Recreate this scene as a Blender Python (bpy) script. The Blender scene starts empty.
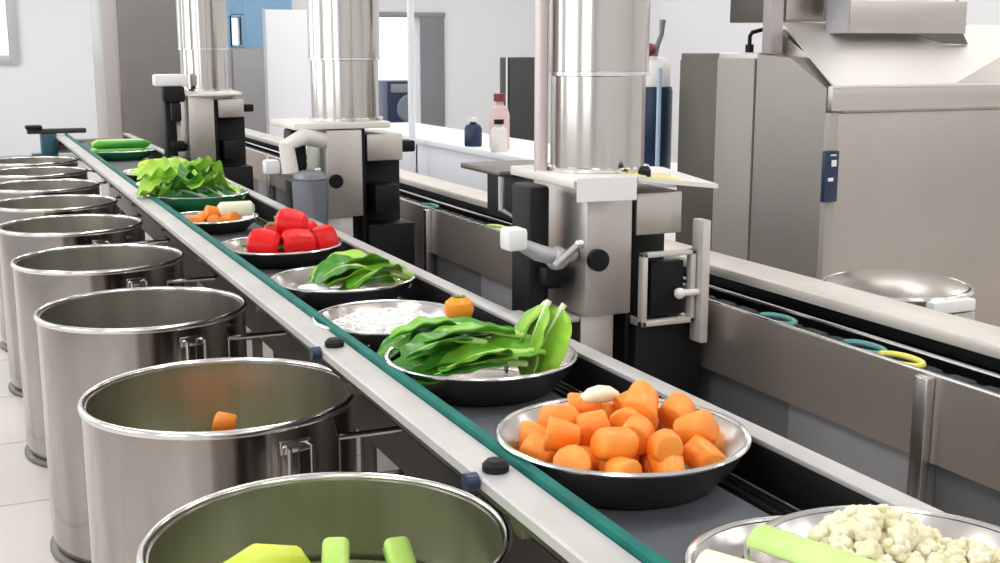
import bpy, bmesh, math, random
from mathutils import Vector, Matrix, Euler, noise
random.seed(7)
PI = math.pi
S = bpy.context.scene
COL = S.collection

# ---------------------------------------------------------------- camera
cd = bpy.data.cameras.new('camera'); cam = bpy.data.objects.new('camera', cd); COL.objects.link(cam)
cd.sensor_width = 36.0; cd.lens = 43.2; cd.clip_start = 0.02; cd.clip_end = 100
cam.location = (0, 0, 1.30)
cam.rotation_euler = (math.radians(90 - 10.919), 0, math.radians(-24.229))
S.camera = cam
# ---------------------------------------------------------------- exposure
S.view_settings.view_transform = 'Standard'
S.view_settings.look = 'None'
S.view_settings.gamma = 1.0
S.view_settings.use_curve_mapping = False
S.view_settings.exposure = 0.0
# ---------------------------------------------------------------- daylight outside the windows
W = bpy.data.worlds.new('overcast_sky'); S.world = W; W.use_nodes = True
W.node_tree.nodes['Background'].inputs[0].default_value = (0.93, 0.97, 1.0, 1)
W.node_tree.nodes['Background'].inputs[1].default_value = 1.5

def lamp(name, loc, size, power, rot=(0, 0, 0), color=(1, 1, 1)):
    l = bpy.data.lights.new(name, 'AREA'); l.shape = 'RECTANGLE'; l.size, l.size_y = size
    l.energy = power; l.color = color
    o = bpy.data.objects.new(name, l); o.location = loc; o.rotation_euler = rot; COL.objects.link(o)
    return o
CEIL = 3.2
PANELS = [(x, y) for x in (-0.9, 1.6, 4.1, 6.6) for y in (-1.2, 1.6, 4.4, 7.2, 10.0, 12.8)]
for (x, y) in PANELS:
    lamp('ceiling_panel_light', (x, y, CEIL - 0.08), (1.2, 0.6), 16, color=(1, 0.985, 0.96))
# tall windows in the left wall let daylight in
LW = [(-1.5, 0.6), (1.6, 3.7), (4.7, 6.8), (7.8, 9.9), (10.9, 13.0)]
for (a, b) in LW:
    lamp('window_daylight', (-2.62, (a + b) / 2, 1.75), (b - a, 1.7), 22, (0, math.radians(-90), 0), (0.95, 0.98, 1.0)).rotation_euler = (PI/2, 0, -PI/2)

# ---------------------------------------------------------------- materials
def mat(name, col, rough=0.5, metal=0.0, var=0.0, vscale=8.0, bump=0.0, bscale=60.0, stretch=None,
        col2=None, trans=0.0, spec=0.5, sss=0.0, aniso=0.0, coat=0.0):
    m = bpy.data.materials.new(name); m.use_nodes = True
    nt = m.node_tree; b = nt.nodes['Principled BSDF']
    b.inputs['Base Color'].default_value = (*col, 1)
    b.inputs['Roughness'].default_value = rough
    b.inputs['Metallic'].default_value = metal
    b.inputs['Specular IOR Level'].default_value = spec
    b.inputs['Transmission Weight'].default_value = trans
    b.inputs['Coat Weight'].default_value = coat
    if sss:
        b.inputs['Subsurface Weight'].default_value = sss
        b.inputs['Subsurface Radius'].default_value = (0.02, 0.01, 0.006)
    tc = nt.nodes.new('ShaderNodeTexCoord'); mp = nt.nodes.new('ShaderNodeMapping')
    if stretch: mp.inputs['Scale'].default_value = stretch
    nt.links.new(tc.outputs['Object'], mp.inputs['Vector'])
    if var or col2:
        n = nt.nodes.new('ShaderNodeTexNoise'); n.inputs['Scale'].default_value = vscale; n.inputs['Detail'].default_value = 4
        nt.links.new(mp.outputs[0], n.inputs['Vector'])
        r = nt.nodes.new('ShaderNodeValToRGB')
        c2 = col2 if col2 else tuple(max(0, c * (1 - var)) for c in col)
        r.color_ramp.elements[0].position = 0.35; r.color_ramp.elements[1].position = 0.65
        r.color_ramp.elements[0].color = (*c2, 1); r.color_ramp.elements[1].color = (*col, 1)
        nt.links.new(n.outputs['Fac'], r.inputs[0]); nt.links.new(r.outputs[0], b.inputs['Base Color'])
    if bump:
        n2 = nt.nodes.new('ShaderNodeTexNoise'); n2.inputs['Scale'].default_value = bscale; n2.inputs['Detail'].default_value = 3
        nt.links.new(mp.outputs[0], n2.inputs['Vector'])
        bp = nt.nodes.new('ShaderNodeBump'); bp.inputs['Strength'].default_value = bump; bp.inputs['Distance'].default_value = 0.004
        nt.links.new(n2.outputs['Fac'], bp.inputs['Height']); nt.links.new(bp.outputs[0], b.inputs['Normal'])
    return m

M = {}
M['wall'] = mat('painted_wall', (0.80, 0.81, 0.84), 0.7, bump=0.05)
M['ceil'] = mat('ceiling_white', (0.85, 0.85, 0.85), 0.8)
M['steel'] = mat('brushed_steel', (0.66, 0.63, 0.59), 0.27, 1, var=0.06, vscale=5, bump=0.10, bscale=30, stretch=(1, 1, 0.06))
M['steel_v'] = mat('satin_steel_box', (0.62, 0.59, 0.55), 0.42, 1, var=0.05, vscale=4, bump=0.05, bscale=30, stretch=(1, 1, .1))
M['skirt'] = mat('warm_skirt_steel', (0.70, 0.62, 0.55), 0.36, .85, var=0.15, vscale=1.5, bump=0.06, bscale=20, stretch=(.3, .3, 1))
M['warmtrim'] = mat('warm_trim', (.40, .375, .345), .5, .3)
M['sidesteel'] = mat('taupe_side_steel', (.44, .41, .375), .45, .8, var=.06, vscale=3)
M['napa'] = mat('napa_cabbage', (.86, .90, .42), .45, col2=(.66, .82, .20), vscale=10, stretch=(.3, 1, 1))
M['hood'] = mat('hood_steel_painted_light', (0.86, 0.845, 0.81), 0.5, 0.8, bump=0.05, bscale=10)  # paler than the machine: reflected ceiling light put into the hood colour
M['potin'] = mat('pot_inner_steel', (0.68, 0.66, 0.58), 0.30, 1, var=0.25, vscale=9, bump=0.45, bscale=11, stretch=(1, 1, 0.02))
M['steel_h'] = mat('satin_steel_sheet', (0.62, 0.585, 0.545), 0.36, 1, var=0.06, vscale=4, bump=0.08, bscale=30, stretch=(0.1, 0.1, 1))
M['pot'] = mat('pot_steel', (0.40, 0.375, 0.35), 0.14, 1, var=0.12, vscale=9, bump=0.42, bscale=11, stretch=(1, 1, 0.02))
M['shell'] = mat('belt_reflection_steel', (0.10, 0.095, 0.09), 0.38, .8, var=.2, vscale=6)  # dark belt mirrored in the pan outsides, put into the colour
M['rim'] = mat('polished_rim_steel', (0.80, 0.79, 0.77), 0.16, 1)
M['pipe'] = mat('pipe_steel', (0.60, 0.57, 0.53), 0.16, 1, bump=0.40, bscale=14, stretch=(1, 1, 0.02))
M['bowl'] = mat('bowl_steel', (0.60, 0.57, 0.55), 0.24, 1, bump=0.05, bscale=30)
M['rail'] = mat('pale_rail_coating', (0.60, 0.585, 0.57), 0.38, 0.25, var=0.12, vscale=6)
M['cream'] = mat('cream_plate', (0.83, 0.80, 0.74), 0.35, 0.1)
M['creamrail'] = mat('cream_rail', (0.66, 0.62, 0.57), 0.4, 0.2, var=0.08)
M['yellow'] = mat('yellow_sticker', (0.85, 0.80, 0.16), 0.5)
M['teal'] = mat('teal_guide', (0.004, 0.17, 0.14), 0.55, spec=0.25, var=0.3, vscale=20)
M['belt'] = mat('grey_belt', (0.105, 0.112, 0.128), 0.55, var=0.18, vscale=10, bump=0.15, bscale=200)
M['black'] = mat('black_plastic', (0.008, 0.008, 0.009), 0.5, spec=.25)
M['rubber'] = mat('dark_rubber', (0.03, 0.033, 0.037), 0.6)
M['navy'] = mat('navy_plastic', (0.012, 0.03, 0.075), 0.35)
M['white'] = mat('white_plastic', (0.85, 0.85, 0.84), 0.35)
M['greymotor'] = mat('grey_blue_motor', (0.22, 0.24, 0.27), 0.4, 0.4)
M['darksteel'] = mat('dark_steel', (0.20, 0.185, 0.165), 0.42, 1, var=0.1)
M['olive'] = mat('olive_steel_door', (0.13, 0.12, 0.10), 0.45, 0.4)
M['grayp'] = mat('grey_panel', (0.30, 0.30, 0.31), 0.45, 0.5)
M['lgrayp'] = mat('light_grey_panel', (0.52, 0.52, 0.54), 0.45, 0.4)
M['blue'] = mat('sky_blue_blind', (0.26, 0.47, 0.68), 0.6)
M['pwhite'] = mat('white_board', (0.86, 0.88, 0.94), 0.5)
M['pink'] = mat('pink_plastic', (0.75, 0.55, 0.52), 0.4)
M['redbrown'] = mat('red_brown_plastic', (0.20, 0.04, 0.03), 0.4)
M['carrot'] = mat('carrot_flesh', (0.95, 0.24, 0.015), 0.38, var=0.0, col2=(0.97, 0.36, 0.05), vscale=14, bump=0.2, bscale=90, sss=0.15)
M['carrotskin'] = mat('carrot_skin', (0.85, 0.20, 0.02), 0.45, col2=(0.75, 0.13, 0.01), vscale=25, bump=0.3, bscale=70)
M['leafd'] = mat('dark_leaf', (0.06, 0.27, 0.02), 0.35, col2=(0.02, 0.13, 0.012), vscale=14, bump=0.5, bscale=45, coat=0.2)
M['leafm'] = mat('green_leaf', (0.20, 0.50, 0.04), 0.38, col2=(0.08, 0.32, 0.02), vscale=12, bump=0.5, bscale=45, coat=0.2)
M['leafl'] = mat('light_leaf', (0.44, 0.70, 0.08), 0.4, col2=(0.24, 0.55, 0.04), vscale=12, bump=0.5, bscale=45)
M['stalk'] = mat('pale_green_stalk', (0.70, 0.84, 0.36), 0.35, col2=(0.48, 0.70, 0.18), vscale=10, stretch=(0.3, 1, 1))
M['stalkw'] = mat('white_stalk', (0.86, 0.90, 0.68), 0.35)
M['zuke'] = mat('zucchini_flesh', (0.62, 0.85, 0.25), 0.35, col2=(0.45, 0.75, 0.12), vscale=18)
M['zukeskin'] = mat('zucchini_skin', (0.08, 0.36, 0.03), 0.3, col2=(0.20, 0.55, 0.06), vscale=30)
M['cuke'] = mat('cucumber_skin', (0.03, 0.26, 0.03), 0.3, col2=(0.12, 0.45, 0.05), vscale=30, stretch=(0.2, 1, 1))
M['yelgreen'] = mat('yellow_green_flesh', (0.78, 0.86, 0.10), 0.4, col2=(0.60, 0.76, 0.06), vscale=16)
M['caul'] = mat('cauliflower_curd', (0.92, 0.88, 0.70), 0.6, col2=(0.84, 0.78, 0.50), vscale=30, bump=0.6, bscale=120, sss=0.1)
M['pepper'] = mat('red_pepper', (0.85, 0.012, 0.012), 0.32, col2=(0.70, 0.006, 0.01), vscale=8, spec=.3)
M['stem'] = mat('green_stem', (0.10, 0.30, 0.03), 0.5)
M['tomato'] = mat('orange_tomato', (0.95, 0.32, 0.015), 0.3, coat=0.3)
M['rice'] = mat('white_slivers', (0.95, 0.94, 0.93), 0.5)
M['water'] = mat('pot_water', (0.42, 0.48, 0.22), 0.05, trans=0.5)
M['glow'] = mat('lit_diffuser', (1, 1, 1), 0.5)
b = M['glow'].node_tree.nodes['Principled BSDF']; b.inputs['Emission Color'].default_value = (1, 0.99, 0.97, 1); b.inputs['Emission Strength'].default_value = 2.2
M['screen'] = mat('lit_screen', (1, 1, 1), 0.5)
b = M['screen'].node_tree.nodes['Principled BSDF']; b.inputs['Emission Color'].default_value = (1, 1, 1, 1); b.inputs['Emission Strength'].default_value = 1.3
M['glass'] = mat('window_glass', (0.95, 0.98, 1), 0.0, trans=1.0)
# floor: beige resin tiles with thin joints
m = bpy.data.materials.new('beige_floor_tiles'); m.use_nodes = True; nt = m.node_tree; b = nt.nodes['Principled BSDF']
tc = nt.nodes.new('ShaderNodeTexCoord'); br = nt.nodes.new('ShaderNodeTexBrick'); br.offset = 0
br.inputs['Color1'].default_value = (0.74, 0.69, 0.65, 1); br.inputs['Color2'].default_value = (0.70, 0.65, 0.61, 1)
br.inputs['Mortar'].default_value = (0.45, 0.41, 0.38, 1); br.inputs['Scale'].default_value = 1
br.inputs['Mortar Size'].default_value = 0.006; br.inputs['Brick Width'].default_value = 0.6; br.inputs['Row Height'].default_value = 0.6
nt.links.new(tc.outputs['Object'], br.inputs['Vector']); nt.links.new(br.outputs['Color'], b.inputs['Base Color'])
b.inputs['Roughness'].default_value = 0.28; M['floor'] = m

# ---------------------------------------------------------------- mesh helpers
class MB:
    def __init__(s): s.bm = bmesh.new()
    def box(s, x0, x1, y0, y1, z0, z1, bev=0.0, rot=None, seg=2):
        b = bmesh.new(); bmesh.ops.create_cube(b, size=1)
        for v in b.verts: v.co = Vector(((x0 + x1) / 2 + v.co.x * (x1 - x0), (y0 + y1) / 2 + v.co.y * (y1 - y0), (z0 + z1) / 2 + v.co.z * (z1 - z0)))
        if bev: bmesh.ops.bevel(b, geom=b.edges[:], offset=bev, segments=seg, affect='EDGES', profile=0.5)
        if rot: bmesh.ops.transform(b, matrix=rot, verts=b.verts)
        s.add(b); return s
    def add(s, b, mtx=None):
        if mtx: bmesh.ops.transform(b, matrix=mtx, verts=b.verts)
        me = bpy.data.meshes.new('t'); b.to_mesh(me); b.free(); s.bm.from_mesh(me); bpy.data.meshes.remove(me)
    def tube(s, pts, r, seg=12, cap=True):
        pts = [Vector(p) for p in pts]; n = len(pts); rs = r if isinstance(r, (list, tuple)) else [r] * n
        rings = []; up = Vector((0, 0, 1)); prev = None
        for i, p in enumerate(pts):
            t = (pts[min(i + 1, n - 1)] - pts[max(i - 1, 0)]).normalized()
            if prev is None:
                a = up if abs(t.z) < 0.9 else Vector((1, 0, 0)); u = t.cross(a).normalized()
            else:
                u = (prev - t * prev.dot(t)).normalized()
            prev = u; v = t.cross(u)
            rings.append([s.bm.verts.new(p + (u * math.cos(2 * PI * k / seg) + v * math.sin(2 * PI * k / seg)) * rs[i]) for k in range(seg)])
        for a, b in zip(rings, rings[1:]):
            for k in range(seg): s.bm.faces.new((a[k], a[(k + 1) % seg], b[(k + 1) % seg], b[k]))
        if cap:
            s.bm.faces.new(rings[0][::-1]); s.bm.faces.new(rings[-1])
        return s
    def lathe(s, prof, seg=48, cx=0, cy=0, closed=False):
        rings = []
        for (r, z) in prof:
            if r < 1e-6: rings.append([s.bm.verts.new((cx, cy, z))])
            else: rings.append([s.bm.verts.new((cx + r * math.cos(2 * PI * k / seg), cy + r * math.sin(2 * PI * k / seg), z)) for k in range(seg)])
        prs = list(zip(rings, rings[1:])) + ([(rings[-1], rings[0])] if closed else [])
        for a, b in prs:
            for k in range(seg):
                k2 = (k + 1) % seg
                if len(a) == 1 and len(b) == 1: continue
                if len(a) == 1: s.bm.faces.new((a[0], b[k2], b[k]))
                elif len(b) == 1: s.bm.faces.new((a[k], a[k2], b[0]))
                else: s.bm.faces.new((a[k], a[k2], b[k2], b[k]))
        return s
    def prism(s, poly, axis, a0, a1, bev=0.0):
        # poly in the plane across axis ('x': (y,z), 'y': (x,z), 'z': (x,y))
        f = {'x': lambda p, a: (a, p[0], p[1]), 'y': lambda p, a: (p[0], a, p[1]), 'z': lambda p, a: (p[0], p[1], a)}[axis]
        b = bmesh.new()
        A = [b.verts.new(f(p, a0)) for p in poly]; B = [b.verts.new(f(p, a1)) for p in poly]; n = len(poly)
        b.faces.new(A); b.faces.new(B[::-1])
        for k in range(n): b.faces.new((A[k], B[k], B[(k + 1) % n], A[(k + 1) % n]))
        if bev: bmesh.ops.bevel(b, geom=b.edges[:], offset=bev, segments=2, affect='EDGES')
        s.add(b); return s
    def sphere(s, c, r, sub=2, sc=(1, 1, 1)):
        b = bmesh.new(); bmesh.ops.create_icosphere(b, subdivisions=sub, radius=r)
        for v in b.verts: v.co = Vector((v.co.x * sc[0] + c[0], v.co.y * sc[1] + c[1], v.co.z * sc[2] + c[2]))
        s.add(b); return s
    def build(s, name, m, parent=None, smooth=True, loc=None, ang=35):
        bmesh.ops.recalc_face_normals(s.bm, faces=s.bm.faces)
        me = bpy.data.meshes.new(name); s.bm.to_mesh(me); s.bm.free()
        me.materials.append(M[m] if isinstance(m, str) else m)
        if smooth:
            me.polygons.foreach_set('use_smooth', [True] * len(me.polygons))
            me.set_sharp_from_angle(angle=math.radians(ang))
        o = bpy.data.objects.new(name, me); COL.objects.link(o)
        if parent: o.parent = parent
        if loc: o.location = loc
        return o

def tag(o, label=None, cat=None, group=None, kind=None):
    if label: o['label'] = label
    if cat: o['category'] = cat
    if group: o['group'] = group
    if kind: o['kind'] = kind
    return o
def thing(name, label, cat, loc=(0, 0, 0), rz=0, group=None, rot=None):
    o = bpy.data.objects.new(name, None); COL.objects.link(o); o.location = loc
    o.rotation_euler = rot if rot else (0, 0, rz); o.empty_display_size = 0.05
    return tag(o, label, cat, group)
def copy_tree(o, parent=None):
    c = o.copy(); COL.objects.link(c); c.parent = parent
    for ch in [x for x in COL.objects if x.parent == o]: copy_tree(ch, c)
    return c
def struct(mb, name, m, smooth=False): return tag(mb.build(name, m, smooth=smooth), kind='structure')

# ================================================================= ROOM
XL, XR, YB, YF = -2.6, 8.2, 15.0, -3.0
struct(MB().box(XL - .2, XR + .2, YF - .2, YB + 3.2, -0.1, 0), 'floor', 'floor')
struct(MB().box(XL - .2, XR + .2, YF - .2, YB + .2, CEIL, CEIL + .1), 'ceiling', 'ceil')
struct(MB().box(XR, XR + .2, YF - .2, YB + .2, 0, CEIL), 'wall_right', 'wall')
struct(MB().box(XL - .2, XR + .2, YF - .2, YF, 0, CEIL), 'wall_front', 'wall')
# left wall with tall windows
w = MB(); w.box(XL - .2, XL, YF, YB, 0, .9); w.box(XL - .2, XL, YF, YB, 2.6, CEIL)
ys = [YF] + [v for p in LW for v in p] + [YB]
for a, b2 in zip(ys[0::2], ys[1::2]): w.box(XL - .2, XL, a, b2, .9, 2.6)
struct(w, 'wall_left', 'wall')
# back wall with a window at the left, a small window in the blue part and a doorway
WIN = (-0.9, 0.62, 1.24, 2.4); SW = (3.15, 3.27, 1.36, 1.69); DW = (4.99, 5.60, 0.0, 1.72)
w = MB()
cuts = [WIN, SW, DW]; x = XL - .2
for (a, b2, z0, z1) in cuts:
    w.box(x, a, YB, YB + .2, 0, CEIL); w.box(a, b2, YB, YB + .2, z1, CEIL)
    if z0 > 0: w.box(a, b2, YB, YB + .2, 0, z0)
    x = b2
w.box(x, XR + .2, YB, YB + .2, 0, CEIL)
struct(w, 'wall_back', 'wall')
def window(n, x0, x1, z0, z1, t=.08, mm='lgrayp'):
    f = MB(); y0, y1 = YB - .05, YB + .08
    f.box(x0 - t, x0, y0, y1, z0 - t, z1 + t, .006); f.box(x1, x1 + t, y0, y1, z0 - t, z1 + t, .006)
    f.box(x0, x1, y0, y1, z0 - t, z0, .006); f.box(x0, x1, y0, y1, z1, z1 + t, .006)
    o = struct(f, 'window_%d' % n, mm, True)
    MB().box(x0, x1, YB + .06, YB + .065, z0, z1).build('glass_pane', 'glass', o, False)
    return o
window(1, *WIN, t=.10); window(2, *SW, t=.03, mm='blue')
for i, (a, b2) in enumerate(LW):
    f = MB()
    for y in (a, b2 - .06, (a + b2) / 2 - .03): f.box(XL - .12, XL + .01, y, y + .06, .9, 2.6, .005)
    f.box(XL - .12, XL + .01, a, b2, .9, .96, .005); f.box(XL - .12, XL + .01, a, b2, 2.54, 2.6, .005)
    struct(f, 'window_%d' % (i + 3), 'lgrayp', True)
# doorway: grey frame, open grey leaf, bright outdoors with a dark blue washer
f = MB(); f.box(4.93, 4.99, YB - .04, YB + .2, 0, 1.78, .005); f.box(4.93, 5.95, YB - .04, YB + .2, 1.72, 1.78, .005)
d = struct(f, 'door_1', 'grayp', True)
MB().box(5.60, 5.93, YB - .05, YB - .01, 0.02, 1.72, .005).build('door_leaf', mat('door_grey', (0.22, 0.22, 0.24), 0.5), d)
t = thing('washing_machine', 'dark blue machine seen low through the bright doorway', 'machine', (5.9, 16.2, 0))
MB().box(-.45, .25, -.3, .3, 0, .88, .02).build('body', 'navy', t)
MB().lathe([(0, 0), (.17, 0), (.2, .02), (.17, .05), (0, .03)], 32).build('round_door', 'greymotor', t).matrix_local = Matrix.Translation((-.12, -.3, .5)) @ Matrix.Rotation(PI / 2, 4, 'X')
MB().box(-.4, .2, -.32, -.28, .72, .84, .01).build('control_strip', 'grayp', t)
# skirting
struct(MB().box(XL, 4.9, YB - .02, YB, 0, .1, .004), 'baseboard_back', 'lgrayp')

# ceiling lights
p0 = None
for i, (x, y) in enumerate(PANELS):
    if p0 is None:
        p0 = thing('ceiling_light', 'flat rectangular ceiling light with white diffuser', 'ceiling light', (x, y, CEIL), group='ceiling lights in a grid')
        fr = MB(); fr.box(-.63, .63, -.33, -.30, -.06, 0, .004); fr.box(-.63, .63, .30, .33, -.06, 0, .004); fr.box(-.63, -.6, -.3, .3, -.06, 0, .004); fr.box(.6, .63, -.3, .3, -.06, 0, .004)
        fr.build('frame', 'lgrayp', p0); MB().box(-.6, .6, -.3, .3, -.05, -.04).build('diffuser', 'glow', p0, False)
    else:
        c = copy_tree(p0); c.location = (x, y, CEIL)

# ================================================================= MAIN CONVEYOR
Y0, Y1 = -0.5, 8.3
cv = thing('belt_conveyor', 'long belt conveyor with pale side rails carrying the pans of vegetables', 'conveyor', (0.83, 0, 0))
def rx(a): return a - 0.83
MB().box(rx(.67), rx(.925), Y0, Y1, .690, .708, .004).build('belt', 'belt', cv)
MB().box(rx(.66), rx(1.0), Y0 + .02, Y1 - .02, .655, .688, .003).build('belt_bed', 'black', cv)
r = MB(); r.prism([(rx(.580), .744), (rx(.583), .744), (rx(.586), .754), (rx(.634), .754), (rx(.634), .76), (rx(.583), .76), (rx(.58), .757)], 'y', Y0, Y1)
r.build('side_rail', 'rail', cv)
MB().box(rx(.628), rx(.634), Y0, Y1, .690, .7535, .001).build('rail_web', 'darksteel', cv)
MB().prism([(rx(.6345), .735), (rx(.656), .735), (rx(.660), .758), (rx(.650), .770), (rx(.637), .768)], 'y', Y0, Y1).build('guide_strip', 'teal', cv)
MB().box(rx(1.0), rx(1.006), Y0, Y1, .689, .750, .001).build('rail_web', 'black', cv)
r = MB(); r.box(rx(1.0), rx(1.038), Y0, Y1, .751, .760, .002)
r.build('side_rail', 'rail', cv)
r = MB()
for x in (.945, .962): r.tube([(rx(x), Y0, .700), (rx(x), Y1, .700)], .003, 6)
r.build('chain_guide', 'rim', cv)
# under-rail brackets, knobs, legs, side plates
YS = [-0.2, .62, 1.365, 2.10, 2.86, 3.62, 4.38, 5.14, 5.9, 6.66, 7.42, 8.15]
for y in YS:
    k = MB().box(rx(.636), rx(.66), y - .02, y + .02, .665, .689, .004).build('rail_bracket', 'darksteel', cv)
    if y not in (1.365, 2.10): continue
    k = MB(); k.lathe([(0, .0), (.015, 0), (.018, .004), (.018, .012), (.012, .018), (0, .019)], 20)
    k.bm.transform(Matrix.Translation((rx(.608), y, .757)))
    k.build('clamp_knob', 'black', cv)
    k = MB(); k.tube([(rx(.579), y - .005, .752), (rx(.562), y - .005, .752)], .012, 14); k.build('clamp_bolt', 'navy', cv)
for y in [-.1, 1.02, 1.88, 2.86, 3.8, 4.6, 5.4, 6.2, 7.0, 7.8]:
    for x in (.895, 1.0):
        g = MB(); g.box(rx(x), rx(x + .035), y - .018, y + .018, .03, .656, .003); g.build('leg', 'darksteel', cv)
        g = MB(); g.lathe([(0, 0), (.028, 0), (.028, .012), (.014, .02), (.014, .03), (0, .03)], 16); g.bm.transform(Matrix.Translation((rx(x + .0175), y, 0))); g.build('foot', 'black', cv)
    MB().box(rx(.93), rx(1.0), y - .012, y + .012, .18, .21, .003).build('cross_bar', 'darksteel', cv)
MB().box(rx(.88), rx(.886), Y0 + .1, Y1 - .1, .34, .64, .002).build('side_plate', 'darksteel', cv)  # stainless plate; shade under the conveyor put into its dark tone
# far end: dark cross bar, drive motor and roller
e = MB(); e.box(-.42, -.06, Y1 - .02, Y1 + .05, .77, .80, .006); e.build('end_bar', 'rubber', cv)
e = MB(); e.tube([(-.25, Y1 + .08, .68), (.17, Y1 + .08, .68)], .045, 20); e.build('end_roller', 'darksteel', cv)
e = MB(); e.box(-.34, -.24, Y1 - .02, Y1 + .12, .58, .77, .01); e.box(-.40, -.24, Y1, Y1 + .1, .60, .64, .006); e.build('drive_motor', mat('teal_motor', (.02, .09, .12), .4), cv)
e = MB(); e.box(-.43, -.33, Y1 - .06, Y1 + .06, .80, .825, .008); e.build('sensor', 'black', cv)

# ================================================================= SECOND CONVEYOR
c2 = thing('chain_conveyor', 'steel clad chain conveyor running behind the filling stations', 'conveyor', (1.64, 0, 0))
def qx(a): return a - 1.64
Ya, Yb = -0.3, 9.85
s = MB(); s.prism([(qx(1.515), .588), (qx(1.52), .588), (qx(1.52), .738), (qx(1.532), .738), (qx(1.532), .744), (qx(1.515), .744)], 'y', Ya, Yb)
s.build('front_skirt', 'skirt', c2)
MB().tube([(qx(1.521), Ya, .744), (qx(1.521), Yb, .744)], .004, 8).build('edge_strip', 'rim', c2)
s = MB(); s.box(qx(1.533), qx(1.741), Ya + .01, Yb - .01, .69, .712, .003); s.build('chain_bed', 'black', c2)
s = MB(); s.box(qx(1.638), qx(1.76), Ya, Yb, .765, .79, .006); s.build('back_rail', 'creamrail', c2)
s = MB(); s.box(qx(1.742), qx(1.76), Ya, Yb, .30, .764, .002); s.build('back_panel', 'black', c2)
MB().tube([(qx(1.618), Ya, .742), (qx(1.618), Yb, .742)], .005, 8).build('guide_rod', 'rim', c2)
ch = MB(); y = Ya + .05
while y < 8:
    ch.box(qx(1.548), qx(1.60), y, y + .055, (.714), .730, .004, seg=1); ch.box(qx(1.556), qx(1.568), y + .05, y + .085, .716, .726)
    ch.box(qx(1.582), qx(1.594), y + .05, y + .085, .716, .726)
    y += .08
ch.build('chain', 'rubber', c2)
tealpale = mat('pale_teal_plastic', (.10, .30, .29), .35)
for y, mm in [(1.66, 'yellow'), (1.76, tealpale), (2.03, tealpale), (2.42, tealpale), (2.9, tealpale), (3.5, 'stalk'), (4.1, tealpale), (4.7, tealpale), (5.3, tealpale)]:
    g = MB(); g.tube([(qx(1.56) + .028 * math.cos(a), y + .05 * math.sin(a), .737) for a in [PI * k / 8 for k in range(-8, 6)]], .006, 8)
    g.build('carrier_clip', mm, c2)
posts = [-.2, .74, 1.54, 2.385, 3.18, 3.98, 4.78, 5.58, 6.38, 7.18, 7.98, 8.78, 9.58]
for y in posts:
    MB().box(qx(1.495), qx(1.5145), y - .016, y + .016, .03, .742, .003).build('post', 'steel', c2)
    g = MB(); g.lathe([(0, 0), (.022, 0), (.022, .01), (.011, .016), (.011, .03), (0, .03)], 14); g.bm.transform(Matrix.Translation((qx(1.505), y, 0))); g.build('foot', 'black', c2)
for i, (a, b2) in enumerate(zip(posts, posts[1:])):
    MB().box(qx(1.545), qx(1.555), a + .0, b2, .12, .62, .003).build('lower_panel', 'grayp', c2)
    l = b2 - a
    MB().box(qx(1.538), qx(1.5445), a + .04, a + .04 + l * .44, .15, .60, .004).build('reflection_plate', 'lgrayp', c2)  # lighter inset added to imitate a paler reflection on the lower panel

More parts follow.
